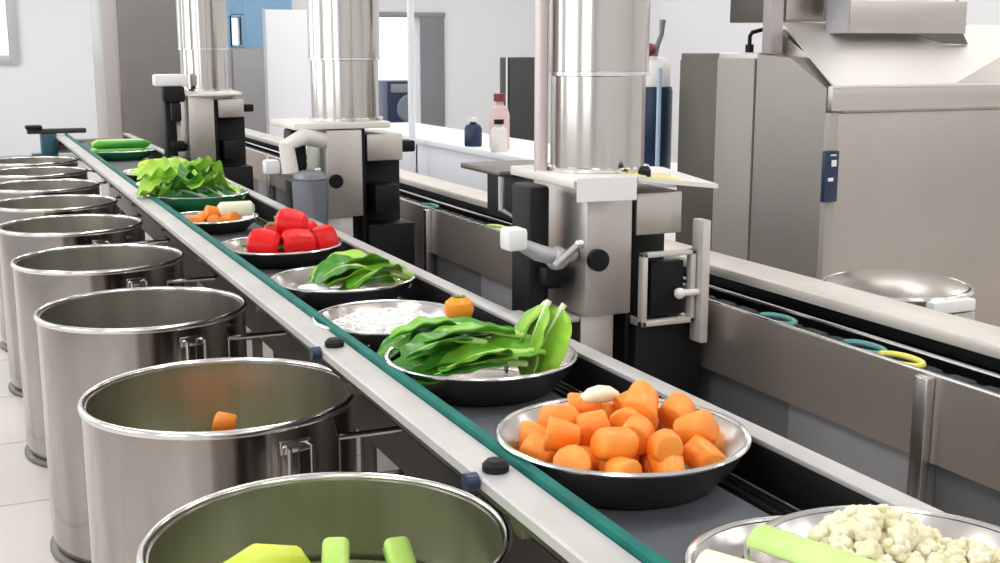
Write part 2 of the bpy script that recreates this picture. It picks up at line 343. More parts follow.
# ================================================================= FILLING STATIONS
def station(label, x, y, s, variant, D):
    t = thing('filling_station', label, 'machine', (x, y, 0), group='filling stations along the conveyor')
    R = .109 * s; T = .962 + D; u = MB
    u().lathe([(R * .96, T + .033), (R * .96, 1.195 + D), (R * 1.01, 1.20 + D), (R * 1.01, CEIL - .002)], 64).build('pipe', 'pipe', t)
    u().lathe([(R * .965, 1.189 + D), (R * 1.025, 1.191 + D), (R * 1.025, 1.199 + D), (R * .965, 1.200 + D)], 64, closed=True).build('pipe_seam', 'rim', t)
    u().lathe([(R * .96, T + .023), (R * 1.07, T + .023), (R * 1.07, T + .031), (R * .96, T + .033)], 64, closed=True).build('pipe_flange', 'rim', t)
    if variant == 'round':
        u().lathe([(0, T - .03), (R * .8, T - .03), (R * 1.5, T), (R * 1.5, T + .008), (R * 1.1, T + .022), (0, T + .022)], 40).build('top_plate', 'cream', t)
    elif variant == 'square':
        u().box(-.225, .115, -.15, .17, T, T + .022, .004).build('top_plate', 'cream', t)
    else:
        g = u(); g.box(-.145, -.012, -.165, .15, T + .001, T + .022, .003); g.box(-.012, .12, -.12, .15, T + .001, T + .022, .003); g.build('top_plate', 'cream', t)
        g = u(); g.prism([(-.146, -.182), (-.012, -.196), (-.010, -.190), (-.144, -.176)], 'z', T - .026, T + .024, .001)
        g.box(-.144, -.012, -.178, -.160, T + .016, T + .022, .001); g.build('plate_lip', 'white', t)
        # right wing slopes down to its tip
        b = bmesh.new()
        top = [(-.009, -.195, T + .024), (.13, -.155, T + .004), (.268, -.085, T - .016), (.235, .10, T + .008), (-.009, .14, T + .026)]
        A = [b.verts.new(p) for p in top]; B = [b.verts.new((p[0], p[1], p[2] - .010)) for p in top]; n = len(top)
        b.faces.new(A); b.faces.new(B[::-1])
        for k in range(n): b.faces.new((A[k], B[k], B[(k + 1) % n], A[(k + 1) % n]))
        g = u(); g.add(b); g.build('plate_wing', 'cream', t)
        b = bmesh.new(); top = [(.012, -.172, T + .0235), (.10, -.15, T + .0105), (.20, -.09, T - .0035), (.17, .05, T + .008), (.02, .05, T + .027)]
        A = [b.verts.new(p) for p in top]; B = [b.verts.new((p[0], p[1], p[2] - .003)) for p in top]
        b.faces.new(A); b.faces.new(B[::-1])
        for k in range(n): b.faces.new((A[k], B[k], B[(k + 1) % n], A[(k + 1) % n]))
        g = u(); g.add(b); g.build('sticker', 'yellow', t)
        u().lathe([(0, T + .016), (.014, T + .016), (.014, T + .032), (.008, T + .04), (0, T + .04)], 14, .03, -.155).build('plate_screw', 'black', t)
    u().box(-.10 * s, .012 * s, -.14, .12, .735, T - .003, .004).build('front_box', 'steel_v', t)
    u().box(.016 * s, .030 * s, -.11, .10, .60, T - .003, .001).build('gap_shade', 'black', t)  # black strip stands in for the shade between the two boxes
    u().box(.034 * s, .15 * s, -.12, .12, T - .115, T - .022, .004).build('side_box', 'steel_v', t)
    g = u(); g.box(-.098 * s, -.015 * s, -.115, .04, .02, .734, .004); g.box(-.12 * s, .14 * s, -.12, .14, 0, .02, .004); g.build('pillar', 'steel_v', t)
    g = u(); g.box(.032 * s, .17 * s, -.02, .13, .021, T - .117, .003); g.box(.032 * s, .205, -.13, .20, .022, .70, .003); g.build('underside_shade', 'black', t)  # solid black blocks stand in for the shade of the open underside
    if variant != 'tilted':
        g = u(); g.box(.05 * s, .13 * s, -.15, -.021, .74, .84, .006); g.build('valve_block', 'black', t); g = u(); g.box(.152 * s, .20 * s, -.10, -.03, T - .09, T - .05, .008); g.build('side_switch', 'black', t)
    for _ in ([0] if variant == 'tilted' else []):
     g = u()
     for (a, b2, c, d2) in [(.03, .042, .705, .868), (.03, .165, .705, .717), (.03, .165, .858, .868), (.153, .165, .705, .868)]:
        g.box(a * s, b2 * s, -.16, -.138, c, d2, .002)
     g.box(.03 * s, .045 * s, -.14, -.02, .705, .717); g.box(.15 * s, .165 * s, -.14, -.02, .705, .717)
     g.build('guard_frame', 'creamrail', t)
     u().box(.168 * s, .188 * s, -.18, -.135, .66, .935, .003).build('upright_strip', 'creamrail', t)
     g = u(); g.box(.056 * s, .140 * s, -.15, -.122, .724, .846, .004); g.build('dark_window', 'black', t)
     g = u(); g.tube([(.167 * s, -.166, .775), (.12 * s, -.166, .775)], .008, 12); g.sphere((.12 * s, -.166, .775), .013); g.build('latch_pin', 'cream', t)
    g = u(); g.box(-.19 * s, -.14 * s, -.05, .05, .66, T - .004, .01); g.box(-.14 * s, -.102 * s, -.03, .03, .78, .82, .004)
    g.box(-.21 * s, -.13 * s, -.08, .02, .62, .68, .012); g.box(-.17 * s, -.115 * s, -.09, -.04, .80, .84, .006); g.build('valve_body', 'black', t)
    if variant == 'round': return t
    g = u(); g.tube([(-.11 * s, -.10, .868), (-.16 * s, -.13, .868), (-.215 * s, -.14, .885), (-.255 * s, -.145, .905)], [.014, .018, .018, .014], 14); g.sphere((-.165 * s, -.13, .868), .026); g.build('valve_arm', 'lgrayp', t)
    u().box(-.295 * s, -.25 * s, -.17, -.12, .895, .942, .008).build('valve_knob', 'white', t)
    g = u(); g.tube([(-.19 * s, -.17, .860), (-.14 * s, -.185, .905)], .008, 10); g.sphere((-.14 * s, -.185, .905), .011); g.build('valve_lever', 'rim', t)
    g = u(); g.lathe([(0, 0), (.024, 0), (.024, .014), (0, .014)], 20); g.bm.transform(Matrix.Translation((-.075 * s, -.1405, .86)) @ Matrix.Rotation(PI / 2, 4, 'X')); g.build('valve_cap', 'black', t)
    g = u(); g.box(-.24 * s, -.102 * s, -.12, .00, .722, .733, .003); g.tube([(-.18 * s, -.09, .722), (-.18 * s, -.09, .69)], .012, 10); g.build('nozzle_bracket', 'creamrail', t)
    if variant == 'tilted':
        u().box(-.06, .16, .40, .66, .985, 1.0, .004).build('side_shelf', 'darksteel', t)
        g = u(); g.tube([(-.05, .41, .985), (-.05, .41, .90), (-.02, .38, .88), (.0, .30, .96), (.0, .14, 1.0)], .008, 10); g.build('shelf_bracket', 'lgrayp', t)
        u().box(.0, .13, .16, .62, .86, .983, .008).build('shelf_box', 'black', t)
        u().tube([(-.130, .02, T + .02), (-.130, .02, CEIL - .002)], .015, 16).build('conduit', mat('pinkish_conduit', (.62, .54, .53), .35, .5), t)
    return t
st3 = station('nearest filling station under the tall steel pipe, cream plate with yellow sticker', 1.30, 2.36, 1.0, 'tilted', .055)
st2 = station('middle filling station under a steel pipe with plain square white plate', 1.25, 4.10, 1.12, 'square', .075)
g = MB(); g.tube([(-.20, -.24, .70), (-.20, -.24, .88)], [.055, .06], 20); g.sphere((-.20, -.24, .885), .058, 2, (1, 1, .5)); g.box(-.26, -.14, -.30, -.18, .64, .72, .01); g.build('grey_motor', 'greymotor', st2)
g = MB(); g.tube([(-.12, -.12, 1.0), (-.20, -.16, 1.015), (-.26, -.18, .99), (-.25, -.18, .90)], .028, 14); g.build('cream_elbow_pipe', 'cream', st2)
st1 = station('farthest filling station under a narrow looking pipe with round cream collar', 1.20, 6.42, 1.15, 'round', .11)
g = MB(); g.tube([(-.13, -.12, 1.18), (-.13, -.12, 1.9)], .006, 8); g.tube([(-.13, -.12, 1.9), (-.13, -.12, 3.19)], .006, 8); g.build('thin_rod', 'lgrayp', st1)
g = MB(); g.box(-.28, -.11, -.16, -.08, 1.12, 1.18, .012); g.build('white_block', 'white', st1)
g = MB(); g.box(-.24, -.13, -.15, -.09, 1.04, 1.118, .01); g.box(-.20, -.15, -.14, -.10, .94, 1.04, .01); g.build('block_clamp', 'black', st1)

# ================================================================= STOCK POTS
def pot(label, x, y, r=.27, h=.64, handle=True):
    t = thing('stock_pot', label, 'pot', (x, y, 0), group='steel stock pots in a row beside the conveyor')
    b = MB(); b.lathe([(0, .014), (r - .03, .014), (r - .008, .022), (r, .05), (r, h - .01), (r - .006, h - .01), (r - .006, .055), (r - .014, .032), (r - .03, .026), (0, .026)], 72); b.build('body', 'pot', t); MB().lathe([(0, .0275), (r - .032, .0275), (r - .0165, .034), (r - .0085, .056), (r - .0085, h - .011), (r - .0065, h - .011), (r - .0065, .0555), (r - .0148, .0325), (r - .031, .0265), (0, .0265)], 72).build('inner_wall', 'potin', t)
    b = MB(); b.lathe([(r + .004 * math.cos(a) * 1.6, h - .008 + .008 * math.sin(a)) for a in [2 * PI * k / 10 for k in range(10)]], 72, closed=True); b.build('rim', 'rim', t)
    b = MB(); b.lathe([(r - .05, 0), (r + .006, 0), (r + .008, .004), (r + .008, .012), (r - .002, .018), (r - .05, .016)], 72, closed=True); b.build('base_ring', 'darksteel', t)
    a = math.radians(-72)
    Rm = Matrix.Rotation(a, 4, 'Z')
    b = MB(); b.tube([(r, -.024, h - .045), (r + .02, -.024, h - .045), (r + .02, -.024, h - .135), (r + .02, .024, h - .135), (r + .02, .024, h - .045), (r, .024, h - .045)], .005, 10)
    b.box(r - .003, r + .004, -.032, .032, h - .06, h - .035, .002); b.bm.transform(Rm); b.build('handle', 'rim', t)
    b = MB(); y0 = -.185; x0 = math.sqrt(r * r - y0 * y0) - .004
    b.tube([(x0, y0, h - .065), (x0 + .15, y0, h - .065), (x0 + .16, y0 + .01, h - .065), (x0 + .16, y0 + .10, h - .065)], .006, 10); b.tube([(x0, y0, h - .065), (x0, y0, h - .15)], .005, 8); b.build('hook_rod', 'rim', t)
    return t
POTS = [(.415, 1.52), (.424, 2.31), (.404, 3.20), (.385, 4.05), (.37, 4.90), (.365, 5.65), (.37, 6.40), (.385, 7.15), (.40, 7.88)]
PL = ['nearest steel stock pot, holding zucchini sticks, in the bottom of the picture', 'second nearest steel stock pot, with an orange carrot piece showing inside',
      'third steel stock pot from the front, empty looking, wide open rim', 'fourth steel stock pot from the front, behind the empty looking third one',
      'fifth steel stock pot from the front of the row', 'sixth steel stock pot from the front of the row', 'seventh steel stock pot from the front, far down the row',
      'second farthest steel stock pot in the row', 'farthest steel stock pot, by the conveyor end']
for (x, y), l in zip(POTS, PL): pot(l, x + (.012 if y < 3 else .006), y + (.01 if y < 2 else 0), .250 if y < 2 else .263)
for k, z in ((0, .50), (1, .44)):
    x, y = POTS[k]; b = MB(); b.lathe([(0, z - .02), (.238, z - .02), (.238, z), (0, z)], 48, x + .012, y)
    tag(b.build('water', 'water'), ['greenish water inside the nearest stock pot', 'greenish water inside the second stock pot'][k], 'water', kind='stuff')

# ================================================================= PANS ON THE BELT
def pan(label, x, y, r=.172, z=.709, h=.062, mm='bowl', name='steel_pan'):
    t = thing(name, label, 'pan', (x, y, z), group='pans of vegetables on the belt')
    b = MB(); b.lathe([(0, .0), (r * .66, .0), (r * .74, .004), (r * .90, h * .55), (r * .985, h - .003), (r * .97, h - .002), (r * .885, h * .58), (r * .72, .009), (r * .64, .0045), (0, .0045)], 64); b.build('bowl', mm, t)
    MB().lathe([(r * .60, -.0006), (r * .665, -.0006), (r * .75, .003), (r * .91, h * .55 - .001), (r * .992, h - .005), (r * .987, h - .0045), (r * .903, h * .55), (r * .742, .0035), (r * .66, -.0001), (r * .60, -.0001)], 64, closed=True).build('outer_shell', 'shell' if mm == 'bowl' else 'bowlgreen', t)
    b = MB(); b.lathe([(r * .985 + .0045 * math.cos(a), h - .002 + .0035 * math.sin(a)) for a in [2 * PI * k / 8 for k in range(8)]], 64, closed=True); b.build('rim', 'rim', t)
    return t
BX = .818
M['bowlgreen'] = mat('green_pan', (.03, .30, .10), .3)
PANS = dict(a=(.83, .985), b=(.845, .86), carrot=(BX, 1.40), choy=(BX, 1.90), white=(.78, 2.29), rom=(BX, 2.74), pep=(.812, 3.33), orange=(.755, 4.02), let=(BX, 4.62), yel=(BX, 5.60), cuc=(BX, 6.95))
pan('steel pan of celery sticks, partly under the cauliflower pan', .802, .945, .145, h=.052)
pan('steel pan of cauliflower in the bottom right corner of the picture', .846, .866, .166, z=.725, h=.062)
pan('wide steel pan heaped with orange carrot chunks', *PANS['carrot'], r=.176, h=.066)
pan('steel pan holding dark green bok choy leaves', *PANS['choy'], r=.170, h=.062)
pan('steel pan of white shreds, between bok choy and romaine pans', *PANS['white'], r=.155, h=.055)
pan('steel pan holding green romaine leaves', *PANS['rom'], h=.055)
pan('steel pan under the red peppers', *PANS['pep'], h=.05)
pan('small steel pan with orange chunks and a white radish, behind the peppers', *PANS['orange'], r=.15, h=.045)
pan('green rimmed pan holding the pale lettuce heads', *PANS['let'], r=.19, h=.06, mm='bowlgreen')
pan('pan of yellow green squash pieces beyond the lettuce', *PANS['yel'], r=.17, h=.05)
pan('farthest pan, holding whole green cucumbers', *PANS['cuc'], r=.19, h=.05, mm='bowlgreen')

# ---------------------------------------------------------------- food builders
def chunk_mesh(seed, L=.05, r=.024):
    rnd = random.Random(seed); b = bmesh.new(); n = 14; rings = []
    t1, t2 = rnd.uniform(-.5, .5), rnd.uniform(-.5, .5); rr2 = r * rnd.uniform(.72, .95)
    for i, (f, k) in enumerate([(-.5, .80), (-.46, .93), (-.4, 1.0), (0, 1.02), (.4, 1.0), (.46, .93), (.5, .80)]):
        R = (r + (rr2 - r) * (f + .5)) * k; tl = t1 * (1 - (f + .5)) + t2 * (f + .5)
        rings.append([b.verts.new((f * L + tl * R * math.cos(2 * PI * q / n), R * math.cos(2 * PI * q / n), R * math.sin(2 * PI * q / n))) for q in range(n)])
    for a, c in zip(rings, rings[1:]):
        for q in range(n): b.faces.new((a[q], c[q], c[(q + 1) % n], a[(q + 1) % n]))
    b.faces.new(rings[0]); b.faces.new(rings[-1][::-1])
    for v in b.verts:
        v.co += v.co.normalized() * .0025 * noise.noise(v.co * 40 + Vector((seed, 0, 0)))
    bmesh.ops.recalc_face_normals(b, faces=b.faces)
    me = bpy.data.meshes.new('carrot_chunk'); b.to_mesh(me); b.free(); me.materials.append(M['carrot'])
    me.polygons.foreach_set('use_smooth', [True] * len(me.polygons)); me.set_sharp_from_angle(angle=math.radians(50))
    return me
CH = [chunk_mesh(i, random.uniform(.044, .058), random.uniform(.023, .029)) for i in range(8)]
def place(me, name, loc, rot, label, cat, group=None, sc=1):
    o = bpy.data.objects.new(name, me); COL.objects.link(o); o.location = loc; o.rotation_euler = rot; o.scale = (sc,) * 3
    return tag(o, label, cat, group)
cx, cy = PANS['carrot']; n = 0
LAY = [(.738, [(0, 0)] + [(.062 * math.cos(a), .062 * math.sin(a)) for a in [k * PI / 3 for k in range(6)]]),
       (.758, [(.118 * math.cos(a), .118 * math.sin(a)) for a in [.2 + k * PI / 5.5 for k in range(11)]]),
       (.784, [(.035 * math.cos(a), .035 * math.sin(a)) for a in [.5, 2.6, 4.7]] + [(.098 * math.cos(a), .098 * math.sin(a)) for a in [.1 + k * PI / 4 for k in range(8)]])]
for li, (z, pts) in enumerate(LAY):
    for (dx, dy) in pts:
        n += 1
        va = (math.degrees(math.atan2(dy, dx)) + 24.2) % 360      # 90 = away from the viewer
        sec = ['right', 'back right', 'back', 'back left', 'left', 'front left', 'front', 'front right'][int((va + 22.5) // 45) % 8]
        hr = ['twelve', 'one', 'two', 'three', 'four', 'five', 'six', 'seven', 'eight', 'nine', 'ten', 'eleven'][round((90 - va) / 30) % 12]
        inner = math.hypot(dx, dy) < .06
        lab = ['orange carrot chunk at the bottom of the front heap', "orange carrot chunk against the pan wall at about %s o'clock" % hr,
               ('orange carrot chunk near the middle top of the heap, its %s one' % sec) if inner else ('orange carrot chunk on the upper layer at the %s side of the heap' % sec)][li]
        place(CH[n % 8], 'carrot_chunk', (cx + dx + random.uniform(-.006, .006), cy + dy + random.uniform(-.006, .006), z + random.uniform(-.003, .003)),
              (random.uniform(-.5, .5), random.uniform(-.45, .45), random.uniform(0, 6.28)), lab, 'carrot', ['carrot chunks at the bottom of the pan', 'carrot chunks along the pan wall', 'carrot chunks on top of the heap'][li])
place(CH[2], 'carrot_chunk', (cx + .045, cy + .022, .803), (.3, -.45, .9), 'largest carrot chunk standing topmost on the heap', 'carrot', 'carrot chunks on top of the heap', 1.12)
w = MB(); w.tube([(-.03, 0, 0), (-.015, 0, .004), (0, 0, .005), (.015, 0, .004), (.03, 0, 0)], [.006, .012, .014, .012, .006], 12)
tag(w.build('radish_chunk', 'stalkw', loc=(cx + .01, cy + .085, .800)), 'white radish chunk among the carrot chunks at the back', 'radish')

def leaf(name, label, cat, group, loc, rot, L=.2, Wd=.07, curl=.03, ruf=.006, seed=0, lm='leafm', sm='stalk', stalk=.35, cup=.25, base=0.012, droop=0.0):
    rnd = random.Random(seed); root = thing(name, label, cat, loc, rot=rot, group=group)
    nu, nv = 22, 12; T = .0012
    def zc(u): return curl * math.sin(PI * min(1, u)) - droop * u * u
    def width(u):
        v = (u - stalk * .55) / (1 - stalk * .55)
        if v <= 0: return base * .5
        return base * .5 + Wd * .5 * (math.sin(PI * min(1, v ** .8 * .93)) ** .65) 
    def P(u, v, off):
        wd = width(u); yy = v * wd
        zz = zc(u) + cup * wd * (abs(v) ** 1.7) + ruf * (abs(v) ** 2) * math.sin(u * 23 + v * 3 + seed) + .003 * noise.noise(Vector((u * 6, v * 3, seed)))
        return Vector((u * L, yy, zz + off))
    m = MB(); g = {}
    for side, off in ((0, T), (1, -T)):
        for i in range(nu + 1):
            u = stalk * .5 + (1 - stalk * .5) * i / nu
            for j in range(nv + 1):
                v = -1 + 2 * j / nv
                if i in (0, nu): v *= .5
                g[side, i, j] = m.bm.verts.new(P(u, v, off))
    for i in range(nu):
        for j in range(nv):
            m.bm.faces.new((g[0, i, j], g[0, i + 1, j], g[0, i + 1, j + 1], g[0, i, j + 1]))
            m.bm.faces.new((g[1, i, j], g[1, i, j + 1], g[1, i + 1, j + 1], g[1, i + 1, j]))
    for i in range(nu):
        m.bm.faces.new((g[0, i, 0], g[1, i, 0], g[1, i + 1, 0], g[0, i + 1, 0])); m.bm.faces.new((g[0, i, nv], g[0, i + 1, nv], g[1, i + 1, nv], g[1, i, nv]))
    for j in range(nv):
        m.bm.faces.new((g[0, 0, j], g[0, 0, j + 1], g[1, 0, j + 1], g[1, 0, j])); m.bm.faces.new((g[0, nu, j], g[1, nu, j], g[1, nu, j + 1], g[0, nu, j + 1]))
    m.build('leaf_blade', lm, root)
    m = MB(); us = [k / 14 * .92 for k in range(15)]
    m.tube([(u * L, 0, zc(u) + .0005) for u in us], [max(.0012, base * (.62 if u < stalk else .62 * (1 - (u - stalk) / (1 - stalk)) ** 1.0 * .6)) for u in us], 10)
    m.build('stalk', sm, root)
    return root
R = math.radians
# bok choy
cx, cy = PANS['choy']; z = .74
G = 'bok choy leaves in the pan'
bk = [  # dx, dy, dz, yaw, pitch, L, W, mat
 (.06, -.06, .020, 184, -2, .20, .070, 'leafd'), (.07, -.02, .028, 176, -4, .22, .080, 'leafd'), (.05, .03, .030, 168, -6, .21, .080, 'leafm'), (.06, .07, .030, 160, -4, .20, .075, 'leafd'),
 (.065, -.055, .036, 186, -3, .16, .055, 'leafm'), (.00, .10, .030, 190, -6, .16, .070, 'leafd'), (.10, -.01, .050, 180, 4, .20, .060, 'leafm'), (.10, .05, .045, 172, 0, .19, .065, 'leafd'),
 (.00, -.02, .055, 188, -2, .15, .060, 'leafd'), (.02, .06, .060, 170, -3, .15, .060, 'leafm'), (.13, -.045, .022, 178, 2, .15, .07, 'leafm'), (.135, .04, .03, 172, 2, .15, .07, 'leafd')]
CL = ['dark bok choy leaf lying second from the front edge of its pan', 'long dark bok choy leaf across the middle of its pan', 'mid green bok choy leaf just behind the long middle one', 'dark bok choy leaf behind the mid green one',
      'short mid green bok choy leaf nearest the front edge of its pan', 'short dark bok choy leaf farthest back in its pan', 'slim mid green bok choy leaf on top at the middle', 'slim dark bok choy leaf on top toward the back', 'small dark bok choy leaf topmost at the middle', 'small mid green bok choy leaf topmost toward the back', 'mid green bok choy leaf lying in front of the upright leaves', 'dark bok choy leaf lying behind the upright leaves']
for i, (dx, dy, dz, yw, pt, L, Wd, mm) in enumerate(bk):
    leaf('bok_choy_leaf', CL[i], 'leaf', G, (cx + dx, cy + dy, z + dz), (R(random.uniform(-12, 12)), R(-pt), R(yw)), L * 1.08, Wd * 1.3, .016, .0025, i, mm, 'stalk', base=.010)
for i, (dx, dy, dz, ry, rz) in enumerate([(.145, -.04, .125, 68, 172), (.125, -.02, .13, 72, 190), (.135, .01, .12, 60, 160)]):
    leaf('bok_choy_leaf', ['brightest bok choy leaf propped upright at the right of the pan', 'upright bok choy leaf leaning beside the brightest one', 'upright bok choy leaf tucked behind the brightest one'][i], 'leaf', G,
         (cx + dx, cy + dy, z + dz - .01), (R([-20, 15, 0][i]), R(ry), R(rz)), .150, [.13, .10, .10][i], .012, .0015, 40 + i, ['leafl', 'leafl', 'leafm'][i], 'stalkw', stalk=.10, base=.009, cup=.10)
# romaine
cx, cy = PANS['rom']; z = .728; G = 'romaine leaves in the pan'
rm = [(.13, -.06, .015, 190, .22, .09), (.14, -.02, .025, 182, .24, .10), (.14, .03, .025, 174, .24, .10), (.13, .07, .025, 165, .22, .09), (.14, 0, .045, 180, .21, .095), (.12, .045, .05, 170, .20, .09), (.14, -.05, .035, 196, .18, .08), (.05, -.03, .045, 186, .15, .08)]
for i, (dx, dy, dz, yw, L, Wd) in enumerate(rm):
    leaf('romaine_leaf', ['mid green romaine leaf second from the front of its pan', 'light green romaine leaf low in the middle of its pan', 'mid green romaine leaf low behind the middle', 'dark green romaine leaf farthest back in its pan', 'mid green romaine leaf on top at the middle', 'light green romaine leaf on top toward the back', 'mid green romaine leaf nearest the front edge', 'small dark romaine leaf on top at the left'][i], 'leaf', G, (cx + dx + .02, cy + dy, z + dz), (R(random.uniform(-15, 15)), R(random.uniform(2, 9)), R(yw)), L, Wd * 1.1, .03, .003, i + 60, ['leafm', 'leafl', 'leafm', 'leafd'][i % 4], 'stalk')
w = MB(); w.lathe([(0, -.02), (.03, -.016), (.045, 0), (.035, .014), (0, .02)], 24); tag(w.build('radish_piece', 'rice', loc=(cx - .085, cy - .045, z + .014)), 'white radish piece beside the romaine leaves', 'radish')
# lettuce heads
cx, cy = PANS['let']; z = .745; G = 'lettuce leaves in the green pan'
for i in range(18):
    a = -1.2 + 2.6 * ((i * .618) % 1); rr = .02 + .10 * ((i * .37) % 1)
    leaf('lettuce_leaf', 'pale green ruffled lettuce leaf heaped in the green pan', 'leaf', G, (cx + .15 - .20 * ((i * .618) % 1), cy - .11 + .22 * ((i * .29) % 1), z + .008 + .055 * ((i * .43) % 1)), (R(random.uniform(-30, 30)), R(random.uniform(-22, 6)), R(random.uniform(110, 250) if i % 3 == 0 else random.uniform(150, 210))),
         .19, .11, .025, .011, i + 90, ['leafl', 'leafl', 'leafm', 'leafl', 'leafd'][i % 5], 'stalkw', cup=.6)
t = thing('cabbage_half', 'pale yellow cabbage half lying between the lettuce and the squash pan', 'cabbage', (.765, 4.98, .762), rot=(0, .05, .15))
m = MB(); m.sphere((0, 0, 0), .07, 3, (1.5, 1.0, .68))
for v in m.bm.verts: v.co *= 1 + .05 * math.sin(v.co.y * 110) * (1 if v.co.z > 0 else 0)
m.build('leaf_layers', 'napa', t)
m = MB(); m.tube([(-.09, 0, -.005), (-.125, 0, -.008)], [.028, .020], 14); m.build('stem_end', 'stalkw', t)
# red peppers
def pepper(label, loc, rot, s=1.0):
    t = thing('red_pepper', label, 'pepper', loc, rot=rot, group='red peppers in the pan'); m = MB()
    prof = [(0, -.038), (.012, -.046), (.030, -.048), (.043, -.036), (.048, -.010), (.050, .015), (.046, .034), (.032, .045), (.014, .041), (0, .034)]
    m.lathe([(r * s, zz * s) for r, zz in prof], 40)
    for v in m.bm.verts:
        a = math.atan2(v.co.y, v.co.x); k = 1 + .07 * math.cos(4 * a); v.co.x *= k; v.co.y *= k
    m.build('body', 'pepper', t)
    m = MB(); m.tube([(0, 0, .034 * s), (.002, 0, .05 * s), (.010, 0, .066 * s)], [.010 * s, .006 * s, .007 * s], 10); m.build('stem', 'stem', t)
cx, cy = PANS['pep']
for l, dx, dy, dz, rot, sc in [('red bell pepper at the left of the pan', -.06, -.05, .050, (-1.5, .2, 1.1), 1.0), ('red bell pepper lying at the front middle of the pan', .035, -.07, .050, (-1.6, .4, 1.5), 1.0), ('red bell pepper at the right end of the pan', .122, -.02, .050, (-1.5, .3, -1.2), .95),
                          ('red bell pepper at the back of the pan', .01, .06, .050, (-1.5, .2, 1.3), 1.0), ('red bell pepper at the back right of the pan', .10, .075, .050, (-1.5, 0, -1.3), .95), ('red bell pepper on top of the others', .035, .0, .096, (-1.45, .25, 1.2), 1.0)]:
    pepper(l, (cx + dx * .95, cy + dy, .712 + dz), rot, sc * .95)
# orange chunks pan
cx, cy = PANS['orange']
for i, (dx, dy, dz) in enumerate([(-.06, -.03, .03), (0, -.05, .03), (.05, -.02, .032), (-.03, .03, .03), (.03, .04, .03), (0, 0, .055)]):
    place(CH[i], 'carrot_chunk', (cx + dx, cy + dy, .709 + dz), (random.uniform(-.3, .3), .2, i * 1.3), 'orange carrot chunk in the small pan behind the red peppers', 'carrot', 'carrot chunks in the small pan', 1.1)
w = MB(); w.tube([(-.06, 0, 0), (-.05, 0, 0), (.05, 0, .0), (.062, 0, 0)], [.015, .026, .026, .012], 16); w.build('radish', 'stalkw', loc=(cx + .08, cy + .0, .775)); tag(bpy.data.objects['radish'], 'white radish lying over the small pan of carrot chunks', 'radish')
# yellow green squash pieces and cucumbers
cx, cy = PANS['yel']
for i, (dx, dy, dz, a) in enumerate([(-.08, -.06, .035, .2), (.02, -.07, .035, .1), (.10, -.03, .035, .4), (-.05, 0, .045, -.1), (.05, .03, .045, .2), (0, -.03, .08, .3), (.07, -.02, .08, 0), (-.02, .05, .07, .1)]):
    w = MB(); w.tube([(-.06, 0, 0), (-.05, 0, .004), (-.02, 0, .008), (.02, 0, .008), (.05, 0, .004), (.06, 0, 0)], [.008, .018, .023, .023, .018, .008], 14)
    o = w.build('squash_piece', 'yelgreen' if i % 3 else 'zuke', loc=(cx + dx, cy + dy, .709 + dz)); o.rotation_euler = (0, 0, a); tag(o, ['squash piece at the near left', 'pale squash piece at the near middle', 'squash piece at the near right', 'pale squash piece at the far left', 'squash piece at the far right', 'squash piece on top toward the left', 'pale squash piece on top at the right', 'squash piece on top at the back'][i] + ' of the pan beyond the lettuce', 'squash', 'squash pieces in the pan')
cx, cy = PANS['cuc']
for i, (dx, dy, dz, a) in enumerate([(-.02, -.11, .04, .05), (-.03, -.05, .04, 0), (-.02, .01, .04, .1), (-.02, .07, .04, -.05), (.0, -.08, .082, .08), (0, -.01, .082, 0), (0, .05, .08, .1)]):
    t = thing('cucumber', ['cucumber at the near edge of the lower row', 'second cucumber of the lower row', 'third cucumber of the lower row', 'cucumber at the far edge of the lower row', 'nearest cucumber of the upper row', 'middle cucumber of the upper row', 'farthest cucumber of the upper row'][i] + ' in the farthest pan', 'cucumber', (cx + dx, cy + dy, .709 + dz), a, 'cucumbers in the farthest pan')
    w = MB(); w.tube([(-.15 + .3 * k / 10, .008 * math.sin(k * .3), 0) for k in range(11)], [.010] + [.024] * 9 + [.010], 14); w.build('body', ['cuke', 'zuke', 'cuke', 'cuke'][i % 4], t)
    w = MB(); w.tube([(.15, 0, 0), (.165, 0, .003)], .005, 8); w.build('stem', 'stem', t)
# white shreds (nobody could count them) with an orange tomato
cx, cy = PANS['white']; w = MB()
for i in range(900):
    a = random.uniform(0, 2 * PI); rr = .135 * math.sqrt(random.random()); zt = .722 + .045 * (1 - (rr / .14) ** 2) * random.uniform(.3, 1) + rr * .1
    d = Vector((random.uniform(-1, 1), random.uniform(-1, 1), random.uniform(-.25, .25))).normalized() * random.uniform(.008, .014); c = Vector((cx + rr * math.cos(a), cy + rr * math.sin(a), zt))
    w.tube([c - d, c, c + d], [.002, .0028, .002], 5)
w.lathe([(0, .716), (.13, .728), (.10, .745), (.05, .760), (0, .763)], 32, cx, cy)
tag(w.build('shredded_radish', 'rice'), 'mound of white shredded radish in the middle pan', 'radish', kind='stuff')
t = thing('orange_tomato', 'round orange tomato between the white shreds and the bok choy', 'tomato', (.868, 2.125, .803))
w = MB(); w.lathe([(0, -.026), (.014, -.026), (.026, -.014), (.030, 0), (.027, .014), (.014, .024), (.004, .022), (0, .020)], 28); w.build('body', 'tomato', t)
w = MB()
for k in range(5): w.tube([(0, 0, .022), (.008 * math.cos(k * 1.257), .008 * math.sin(k * 1.257), .0255), (.016 * math.cos(k * 1.257), .016 * math.sin(k * 1.257), .024)], [.002, .002, .0006], 6)
w.build('calyx', 'stem', t)

